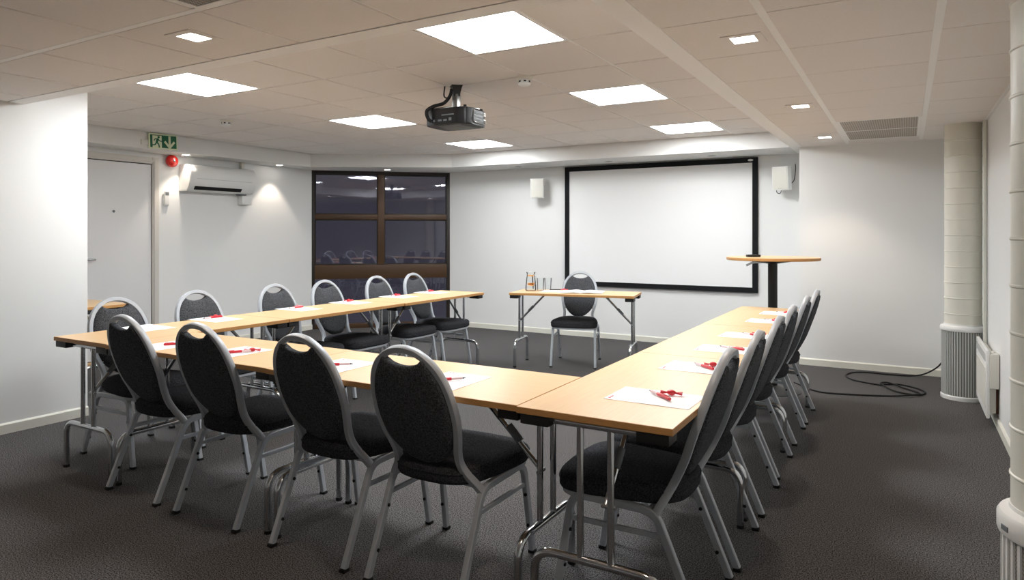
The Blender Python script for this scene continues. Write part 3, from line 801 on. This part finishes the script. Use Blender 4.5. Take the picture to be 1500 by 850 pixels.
# ------------------------------------------------------------------ chairs
SO = 0.26      # rear foot lies this far behind the origin
def sz(z):     # how far forward of the rear foot the back frame runs at height z
    K = [(.355, .155), (.40, .132), (.456, .105), (.55, .062), (.64, .030), (.72, .002), (.815, -.028), (.90, -.052)]
    if z <= K[0][0]: return K[0][1]
    for (a, b), (c, d) in zip(K, K[1:]):
        if z <= c: return b + (d - b) * (z - a) / (c - a)
    return K[-1][1]
def make_chair(label, loc, rz, group):
    t = thing('banquet_chair', label, 'chair', loc, rz, group)
    sec = rect(.022, .026, .003)
    Y = lambda s: s - SO
    for q in (-1, 1):
        X = q * .205
        rear = fillet([(X, Y(0), .012), (X, Y(.152), .372), (X, Y(.25), .374)], .06, 6)
        bm = bmesh.new(); sweep(bm, rear, sec, (1, 0, 0)); lg = build('leg', bm, M['silver'], t, 35)
        bm = bmesh.new(); box(bm, X - .014, X + .014, Y(-.015), Y(.016), 0, .013, .003); build('foot_cap', bm, M['rubber'], lg)
        for zz in (.10, .25):
            bm = lathe(bmesh.new(), [(.001, 0), (.007, 0), (.006, .005), (.001, .006)], 12)
            bmesh.ops.transform(bm, matrix=Matrix.Translation((X - q * .011, Y(zz * .41 + .003), zz)) @ Matrix.Rotation(-q * PI / 2, 4, 'Y'), verts=bm.verts)
            build('bumper', bm, M['rubber'], lg)
        front = fillet([(X, Y(.25), .374), (X, Y(.452), .376), (q * .214, Y(.512), .012)], .05, 6)
        bm = bmesh.new(); sweep(bm, front, sec, (1, 0, 0)); lg = build('leg', bm, M['silver'], t, 35)
        bm = bmesh.new(); box(bm, q * .214 - .014, q * .214 + .014, Y(.499), Y(.527), 0, .013, .003); build('foot_cap', bm, M['rubber'], lg)
        for zz in (.12, .25):
            s_ = .512 - (zz - .012) * .165
            bm = lathe(bmesh.new(), [(.001, 0), (.007, 0), (.006, .006), (.001, .007)], 12)
            bmesh.ops.transform(bm, matrix=Matrix.Translation((q * .2125, Y(s_ - .013), zz)) @ Matrix.Rotation(PI / 2, 4, 'X'), verts=bm.verts)
            build('bumper', bm, M['rubber'], lg)
        bm = bmesh.new(); sweep(bm, [(X, Y(.122), .292), (X + q * .002, Y(.468), .292)], rect(.012, .018, .002), (1, 0, 0)); build('stretcher', bm, M['silver'], t, 35)
    # seat frame: curved rail under the front of the cushion and a bar at the rear
    bm = bmesh.new()
    sweep(bm, catmull([(-.203, Y(.42), .378), (-.20, Y(.47), .378), (-.15, Y(.505), .378), (0, Y(.518), .378), (.15, Y(.505), .378), (.20, Y(.47), .378), (.203, Y(.42), .378)], 6), rect(.020, .016, .003), (0, 0, 1))
    sweep(bm, [(-.205, Y(.17), .372), (.205, Y(.17), .372)], rect(.018, .018, .003), (0, 0, 1))
    build('seat_frame', bm, M['silver'], t, 35)
    # cushion
    half = [(0, .070), (.07, .074), (.13, .092), (.172, .135), (.195, .20), (.212, .30), (.224, .40), (.222, .465), (.195, .508), (.12, .530), (0, .536)]
    ring = half + [(-x, y) for x, y in half[-2:0:-1]]
    ring = [(p.x, p.y) for p in catmull([(x, y, 0) for x, y in ring], 4, True)]
    def pillow(bm, layers, cx, cy):
        prev = None; first = None
        for k, z in layers:
            cur = [bm.verts.new((cx + (x - cx) * k[0], Y(cy + (y - cy) * k[1]), z)) for x, y in ring]
            if prev:
                n = len(cur)
                for i in range(n): bm.faces.new((prev[i], prev[(i + 1) % n], cur[(i + 1) % n], cur[i]))
            else: first = cur
            prev = cur
        bm.faces.new(prev); bm.faces.new(first[::-1])
    bm = bmesh.new()
    pillow(bm, [((.90, .90), .384), ((.975, .975), .387), ((1, 1), .398), ((1.0, 1.0), .425), ((.985, .985), .439), ((.94, .94), .449), ((.84, .84), .456), ((.6, .6), .460), ((.3, .3), .462)], 0, .31)
    seat = build('seat', bm, M['fabric_seat'], t, 60)
    bm = bmesh.new()
    sweep(bm, [(x * 1.002, Y(.31 + (y - .31) * 1.002), .4255) for x, y in ring], circ(.0028, 6), (0, 0, 1), closed=True)
    build('piping', bm, M['fabric_seat'], seat, 60)
    # back frame
    hp = [(.203, .358), (.188, .385), (.163, .417), (.147, .447), (.143, .477), (.149, .515), (.162, .56), (.172, .61), (.175, .655), (.172, .705), (.164, .75), (.150, .79), (.129, .825), (.101, .853), (.062, .877), (.03, .886), (0, .889)]
    full = hp + [(-x, z) for x, z in hp[-2::-1]]
    path = catmull([(x, Y(sz(z)), z) for x, z in full], 5)
    bm = bmesh.new()
    # flat oval section: broad across the depth, thin seen from the front
    P = path; rings = []
    sc = [(.0095, -.0135), (.012, -.0105), (.012, .0105), (.0095, .0135), (-.0095, .0135), (-.012, .0105), (-.012, -.0105), (-.0095, -.0135)]
    for i, p in enumerate(P):
        tt = (P[min(i + 1, len(P) - 1)] - P[max(i - 1, 0)]).normalized()
        sl = (sz(p.z + .01) - sz(p.z - .01)) / .02
        nrm = Vector((0, 1, -sl)).normalized()
        side = tt.cross(nrm).normalized(); nn = side.cross(tt)
        rings.append([bm.verts.new(p + side * a + nn * b) for a, b in sc])
    for A, B in zip(rings, rings[1:]):
        for k in range(8): bm.faces.new((A[k], A[(k + 1) % 8], B[(k + 1) % 8], B[k]))
    bm.faces.new(rings[0][::-1]); bm.faces.new(rings[-1])
    bf = build('back_frame', bm, M['silver'], t, 40)
    for q in (-1, 1):
        bm = lathe(bmesh.new(), [(.001, 0), (.007, 0), (.007, .02), (.001, .02)], 12)
        bmesh.ops.transform(bm, matrix=Matrix.Translation((q * .146, Y(sz(.52) - .004), .535)) @ Matrix.Rotation(-q * PI / 2, 4, 'Y'), verts=bm.verts)
        build('bolt', bm, M['chrome'], bf, 40)
    # back pad: oval with a scooped top edge
    ph = [(0, .829), (.036, .833), (.066, .843), (.088, .857), (.103, .840), (.120, .817), (.139, .782), (.151, .745), (.159, .703), (.162, .655), (.159, .61), (.148, .565), (.128, .525), (.099, .490), (.064, .464), (.03, .452), (0, .449)]
    pr = ph + [(-x, z) for x, z in ph[-2:0:-1]]
    pr = [(p.x, p.z) for p in catmull([(x, 0, z) for x, z in pr], 4, True)]
    bm = bmesh.new()
    lay = [(.30, -.030), (.62, -.029), (.84, -.027), (.94, -.024), (.985, -.020), (1, -.012), (1, .004), (.985, .011), (.94, .018), (.84, .023), (.62, .027), (.30, .029)]
    cz = .66; prev = None
    for k, off in lay:
        cur = []
        for x, z in pr:
            zz = cz + (z - cz) * k
            cur.append(bm.verts.new((x * k, Y(sz(zz)) + off, zz)))
        if prev:
            n = len(cur)
            for i in range(n): bm.faces.new((prev[i], prev[(i + 1) % n], cur[(i + 1) % n], cur[i]))
        else: bm.faces.new(cur[::-1])
        prev = cur
    bm.faces.new(prev)
    build('back_pad', bm, M['fabric'], t, 60)
    return t
CF, CR, CLg = 'chairs along the front table row', 'chairs along the right table row', 'chairs along the left table row'
c0 = make_chair('nearest charcoal chair of the front row, rightmost of its four, back to the camera', (-1.53, 2.175, 0), 0, CF)
C = [
    ((-2.06, 2.185, 0), R(-1), 'second charcoal chair from the right in the front row, back to the camera', CF),
    ((-2.72, 2.195, 0), R(1), 'third charcoal chair from the right in the front row, back to the camera', CF),
    ((-3.28, 2.200, 0), R(-1), 'leftmost charcoal chair of the front row, at the front left table corner', CF),
    ((-.830, 2.39, 0), PI / 2, 'nearest charcoal chair of the right-hand row, tucked under the near table end', CR),
    ((-.825, 2.885, 0), PI / 2 + R(1), 'second nearest charcoal chair of the right-hand row', CR),
    ((-.832, 3.46, 0), PI / 2, 'third nearest charcoal chair of the right-hand row', CR),
    ((-.845, 4.00, 0), PI / 2 - R(1), 'fourth nearest charcoal chair of the right-hand row', CR),
    ((-.850, 4.65, 0), PI / 2, 'fifth nearest charcoal chair of the right-hand row, second from its far end', CR),
    ((-.850, 5.19, 0), PI / 2, 'farthest charcoal chair of the right-hand row, near the looped cable', CR),
    ((-3.925, 2.39, 0), -PI / 2, 'nearest charcoal chair of the left-hand row, before the white door', CLg),
    ((-3.975, 2.98, 0), -PI / 2 + R(1), 'second charcoal chair of the left-hand row, below the air conditioner left end', CLg),
    ((-3.97, 3.65, 0), -PI / 2, 'third charcoal chair of the left-hand row, just left of the window edge', CLg),
    ((-3.975, 4.18, 0), -PI / 2, 'fourth charcoal chair of the left-hand row, before the left side of the window', CLg),
    ((-3.98, 4.84, 0), -PI / 2, 'fifth charcoal chair of the left-hand row, before the middle of the window', CLg),
    ((-3.97, 5.37, 0), -PI / 2, 'farthest charcoal chair of the left-hand row, before the right side of the window', CLg),
]
for loc, rz, lab, g in C: dup(c0, loc, rz, lab, g)
o = dup(c0, (-2.85, 6.18, 0), R(197), 'lone charcoal chair facing the room behind the table before the screen')
del o['group']

# ------------------------------------------------------------------ paper, pens, sweets
def make_sheet(label, loc, rz):
    t = thing('paper_sheet', label, 'paper', loc, rz, 'paper sheets on the tables')
    bm = bmesh.new(); N = 6
    g = [[bm.verts.new((-.105 + .21 * i / N, -.1485 + .297 * j / N, .0009 + .0008 * math.sin(i * 1.1 + j * .7) ** 2)) for j in range(N + 1)] for i in range(N + 1)]
    for i in range(N):
        for j in range(N): bm.faces.new((g[i][j], g[i + 1][j], g[i + 1][j + 1], g[i][j + 1]))
    r = bmesh.ops.extrude_face_region(bm, geom=bm.faces[:])
    bmesh.ops.translate(bm, vec=(0, 0, -.0006), verts=[v for v in r['geom'] if isinstance(v, bmesh.types.BMVert)])
    build('sheet', bm, M['paper'], t, 60)
    bm = bmesh.new()
    lathe(bm, [(.001, .0018), (.0055, .0018), (.0055, .0021), (.001, .0021)], 14, (-.085, .133))
    for x, w in ((-.075, .009), (-.064, .012)): box(bm, x, x + w, .130, .136, .0018, .0021)
    build('printed_mark', bm, M['red'], t, 0)
    return t
def make_pen(label, loc, rz):
    t = thing('ballpoint_pen', label, 'pen', loc, rz, 'red pens on the paper sheets')
    q = Matrix.Rotation(R(90), 4, 'Y')     # lies along +x, tip at -x
    def part(n, prof, m):
        bm = lathe(bmesh.new(), prof, 14); bmesh.ops.transform(bm, matrix=Matrix.Translation((-.07, 0, .0075)) @ q, verts=bm.verts); return build(n, bm, m, t)
    part('tip', [(.0006, 0), (.0022, .008), (.004, .014), (.0005, .0141)], M['penblack'])
    part('barrel', [(.004, .014), (.0052, .02), (.0052, .06), (.001, .0601)], M['pink'])
    part('grip', [(.0056, .058), (.0062, .06), (.0062, .132), (.0052, .138), (.0008, .139)], M['red'])
    bm = bmesh.new(); box(bm, .022, .062, -.0018, .0018, .0142, .0162, .0006, seg=1); build('clip', bm, M['red'], t)
    return t
def make_sweet(label, loc, rz):
    t = thing('wrapped_sweet', label, 'sweet', loc, rz, 'red wrapped sweets on the paper sheets')
    bm = bmesh.new(); bmesh.ops.create_uvsphere(bm, u_segments=20, v_segments=12, radius=1)
    for v in bm.verts:
        k = 1 + .06 * math.sin(9 * math.atan2(v.co.y, v.co.z) + 4 * v.co.x)
        v.co = Vector((v.co.x * .016, v.co.y * .0115 * k, v.co.z * .0095 * k + .0103))
    build('sweet', bm, M['red_foil'], t, 60)
    for s in (-1, 1):
        bm = bmesh.new(); n = 20; A = []; B = []; Cc = []
        for k in range(n):
            a = 2 * PI * k / n; f = .4 if k % 2 else 1
            A.append(bm.verts.new((s * .0145, .003 * math.cos(a), .0095 + .003 * math.sin(a))))
            B.append(bm.verts.new((s * .021, .005 * math.cos(a) * (.6 + .4 * f), .0090 + .004 * math.sin(a) * (.6 + .4 * f))))
            Cc.append(bm.verts.new((s * (.034 + .004 * f), .015 * math.cos(a) * (.75 + .25 * f), .0088 + .0065 * math.sin(a) * (.4 + .6 * f))))
        for P, Q in ((A, B), (B, Cc)):
            for k in range(n): bm.faces.new((P[k], P[(k + 1) % n], Q[(k + 1) % n], Q[k]))
        bm.faces.new(A)
        build('wrapper_end', bm, M['red_foil'], t, 60)
    return t
ord6 = ['nearest', 'second nearest', 'third nearest', 'fourth nearest', 'fifth nearest', 'farthest']
PL = []   # (where, x, y, rz, pen?, sweet?)
for k, y in enumerate((2.285, 2.88, 3.41, 3.92, 4.64, 5.13)): PL.append(('%s %%s of the right-hand table row' % ord6[k], -.755, y, PI / 2, True, k not in (2,)))
for k, y in enumerate((2.43, 2.905, 3.62, 4.17, 4.78, 5.28)): PL.append(('%s %%s of the left-hand table row' % ord6[k], -3.965, y, -PI / 2, k > 0, k > 0))
for k, (x, r) in enumerate(((-1.525, 'rightmost'), (-2.11, 'second from the right'), (-2.785, 'third from the right'), (-3.25, 'leftmost'))):
    PL.append((r + ' %s of the front table row', x, 2.135, 0, True, k > 1))
sheet = pen = sweet = None
for k, (w, x, y, rz, hp_, hs_) in enumerate(PL):
    lab = w % 'paper sheet' if k < 12 else w % 'paper sheet'
    lab = 'white ' + lab + ', printed red mark in its corner' if k < 12 else 'white ' + lab
    rz2 = rz + R(rnd.uniform(-2, 2))
    if sheet is None: sheet = make_sheet(lab, (x, y, TH), rz2)
    else: dup(sheet, (x, y, TH), rz2, lab)
    f = Vector((-math.sin(rz), math.cos(rz))); s = Vector((math.cos(rz), math.sin(rz)))
    zt = TH + .0022
    if hp_:
        a = R((-41, -41, -20, -30, -20, -15, 0, 18, 30, 60, 40, 25, 48, 40, 62, 58)[k])
        if k < 6: p = Vector((x, y)) + Vector((.012, .012)); ang = a
        elif k < 12: p = Vector((x, y)) + f * -.045 + s * -.01; ang = R(75) + a * .4
        else: p = Vector((x, y)) + f * .0 + s * (.0 if k < 14 else .045); ang = a + PI
        lab = 'red pen on the ' + (w % 'paper sheet')
        if pen is None: pen = make_pen(lab, (p.x, p.y, zt), ang)
        else: dup(pen, (p.x, p.y, zt), ang, lab)
    if hs_:
        if k < 6: p2 = Vector((x, y)) + Vector((.042, .052)); ang = R(8)
        elif k < 12: p2 = Vector((x, y)) + f * -.075 + s * -.055; ang = R(60 + 20 * (k % 3))
        else: p2 = Vector((x, y)) + s * .07 + f * .055; ang = R(40)
        lab = 'red wrapped sweet on the ' + (w % 'paper sheet')
        if sweet is None: sweet = make_sweet(lab, (p2.x, p2.y, zt), ang)
        else: dup(sweet, (p2.x, p2.y, zt), ang, lab)

# ------------------------------------------------------------------ things on the lone table and the bar table
def booklet():
    t = thing('open_booklet', 'open white booklet on the lone table before the screen', 'booklet', (-2.72, 6.03, TH), R(197))
    for s in (-1, 1):
        bm = bmesh.new(); N = 10; top = []; bot = []
        for i in range(N + 1):
            u = i / N; z = .004 + .012 * math.sin(min(1, u * 1.6) * PI * .8) * (1 - u * .6)
            top.append([bm.verts.new((s * u * .205, y, z)) for y in (-.145, .145)])
            bot.append([bm.verts.new((s * u * .205, y, z - .0035)) for y in (-.145, .145)])
        for i in range(N):
            bm.faces.new((top[i][0], top[i + 1][0], top[i + 1][1], top[i][1])); bm.faces.new((bot[i][0], bot[i][1], bot[i + 1][1], bot[i + 1][0]))
            for j in (0, 1): bm.faces.new((top[i][j], bot[i][j], bot[i + 1][j], top[i + 1][j]))
        bm.faces.new((top[N][0], bot[N][0], bot[N][1], top[N][1]))
        build('page_block', bm, M['paper'], t, 60)
booklet()
o = dup(sheet, (-2.985, 6.0, TH), R(100), 'white paper sheet left of the booklet on the lone table before the screen'); del o['group']
def marker():
    t = thing('black_marker', 'thin black pen on the lone table, left of its red sweet', 'pen', (-3.03, 6.10, TH + .003), R(20))
    for n, prof, m in (('barrel', [(.001, 0), (.005, .002), (.005, .125), (.001, .126)], M['black']), ('tip', [(.005, .125), (.004, .135), (.001, .145)], M['penblack'])):
        bm = lathe(bmesh.new(), prof, 14); bmesh.ops.transform(bm, matrix=Matrix.Translation((-.07, 0, .0055)) @ Matrix.Rotation(R(90), 4, 'Y'), verts=bm.verts); build(n, bm, m, t)
marker()
o = dup(sweet, (-2.955, 6.12, TH + .0022), R(30), 'red wrapped sweet by the booklet on the lone table before the screen'); del o['group']

def jug():
    t = thing('water_jug', 'clear glass water jug with orange slices on the lone table', 'jug', (-3.245, 5.955, TH), R(-30))
    bm = bmesh.new()
    out = [(.001, 0), (.050, 0), (.054, .006), (.052, .05), (.046, .11), (.040, .15), (.041, .172), (.046, .185)]
    inn = [(.0435, .185), (.0385, .172), (.0375, .15), (.0435, .11), (.0495, .05), (.051, .012), (.001, .010)]
    lathe(bm, out + inn, 36, cap=False); build('glass_body', bm, M['glass'], t, 60)
    bm = bmesh.new(); sweep(bm, catmull([(.042, 0, .165), (.075, 0, .160), (.088, 0, .12), (.078, 0, .07), (.052, 0, .045)], 6), circ(.0055, 10), (0, 1, 0)); build('handle', bm, M['glass'], t)
    for z, tilt, ax in ((.062, 18, 0), (.070, -14, .008), (.150, 6, 0)):
        bm = lathe(bmesh.new(), [(.001, -.003), (.034, -.003), (.037, 0), (.034, .003), (.001, .003)], 28)
        bmesh.ops.transform(bm, matrix=Matrix.Translation((ax, 0, z)) @ Matrix.Rotation(R(tilt), 4, 'Y'), verts=bm.verts); build('orange_slice', bm, M['orange'], t)
    bm = bmesh.new(); tube(bm, [(.026, .012, .02), (.010, .010, .155)], .005, 10); build('stirrer', bm, M['black'], t)
jug()
def tumbler(x, y, label):
    bm = bmesh.new()
    lathe(bm, [(.001, 0), (.029, 0), (.031, .004), (.036, .125), (.0335, .125), (.029, .012), (.001, .010)], 32, cap=False)
    o = build('drinking_glass', bm, M['glass'], None, 60, (x, y, TH)); tag(o, label, 'glass', 'drinking glasses beside the jug')
tumbler(-3.165, 6.01, 'empty drinking glass nearest the water jug on the lone table')
tumbler(-3.115, 6.075, 'empty drinking glass right of the other glass on the lone table')

def bar_table():
    t = thing('round_bar_table', 'tall round beech bar table on a black column beside the screen', 'bar table', (-.957, 5.93, 0))
    h = 1.10; r = .365
    bm = lathe(bmesh.new(), [(.001, h - .024), (r - .004, h - .024), (r, h - .02), (r, h - .003), (r - .003, h), (.001, h)], 72)
    for f in bm.faces:
        f.normal_update(); f.material_index = 0 if abs(f.normal.z) > .9 else 1
    build('tabletop', bm, [M['beech'], M['beech_edge']], t, 30)
    build('top_plate', lathe(bmesh.new(), [(.03, h - .055), (.05, h - .052), (.18, h - .03), (.18, h - .024), (.03, h - .024)], 40), M['black'], t)
    build('column', lathe(bmesh.new(), [(.001, .03), (.037, .03), (.037, h - .03), (.001, h - .03)], 32), M['black'], t)
    build('base', lathe(bmesh.new(), [(.001, 0), (.22, 0), (.225, .006), (.2, .014), (.08, .026), (.045, .045), (.001, .045)], 48), M['black'], t)
    bm = bmesh.new(); sweep(bm, fillet([(-.05, -.04, h - .04), (-.14, -.10, h - .042), (-.185, -.125, h - .068)], .03), rect(.018, .004, .001), (0, 0, 1)); build('release_lever', bm, M['metal'], t)
bar_table()
def gadget():
    t = thing('remote_control', 'black remote control lying on the round bar table', 'remote control', (-1.10, 5.87, 1.10), R(28))
    build('body', nbox(-.055, .055, -.024, .024, 0, .02, .007), M['black'], t)
    bm = bmesh.new()
    for i in range(4):
        for j in range(2): lathe(bm, [(.001, .019), (.005, .019), (.0045, .0215), (.001, .0215)], 10, (-.035 + i * .02, -.009 + j * .018))
    build('buttons', bm, M['projgrey'], t)
gadget()

# ------------------------------------------------------------------ world, camera
w = bpy.data.worlds.new('dusk'); S.world = w; w.use_nodes = True
w.node_tree.nodes['Background'].inputs[0].default_value = (0.55, 0.55, 0.64, 1)
w.node_tree.nodes['Background'].inputs[1].default_value = 0.55
cam = bpy.data.cameras.new('camera'); co = bpy.data.objects.new('camera', cam); COL.objects.link(co)
co.location = (0, 0, 1.294); co.rotation_euler = (R(90), 0, 0.5267)
cam.sensor_width = 36; cam.lens = 36 * 994.27 / 1500
cam.shift_y = (342.44 - 425) / 1500
cam.clip_start = 0.05
S.camera = co
S.view_settings.view_transform = 'Standard'; S.view_settings.look = 'None'
S.view_settings.gamma = 1; S.view_settings.use_curve_mapping = False
S.view_settings.exposure = 1.0
S.cycles.max_bounces = 10; S.cycles.diffuse_bounces = 5; S.cycles.glossy_bounces = 4; S.cycles.transparent_max_bounces = 12
S.cycles.use_denoising = True
S.cycles.sample_clamp_indirect = 6.0
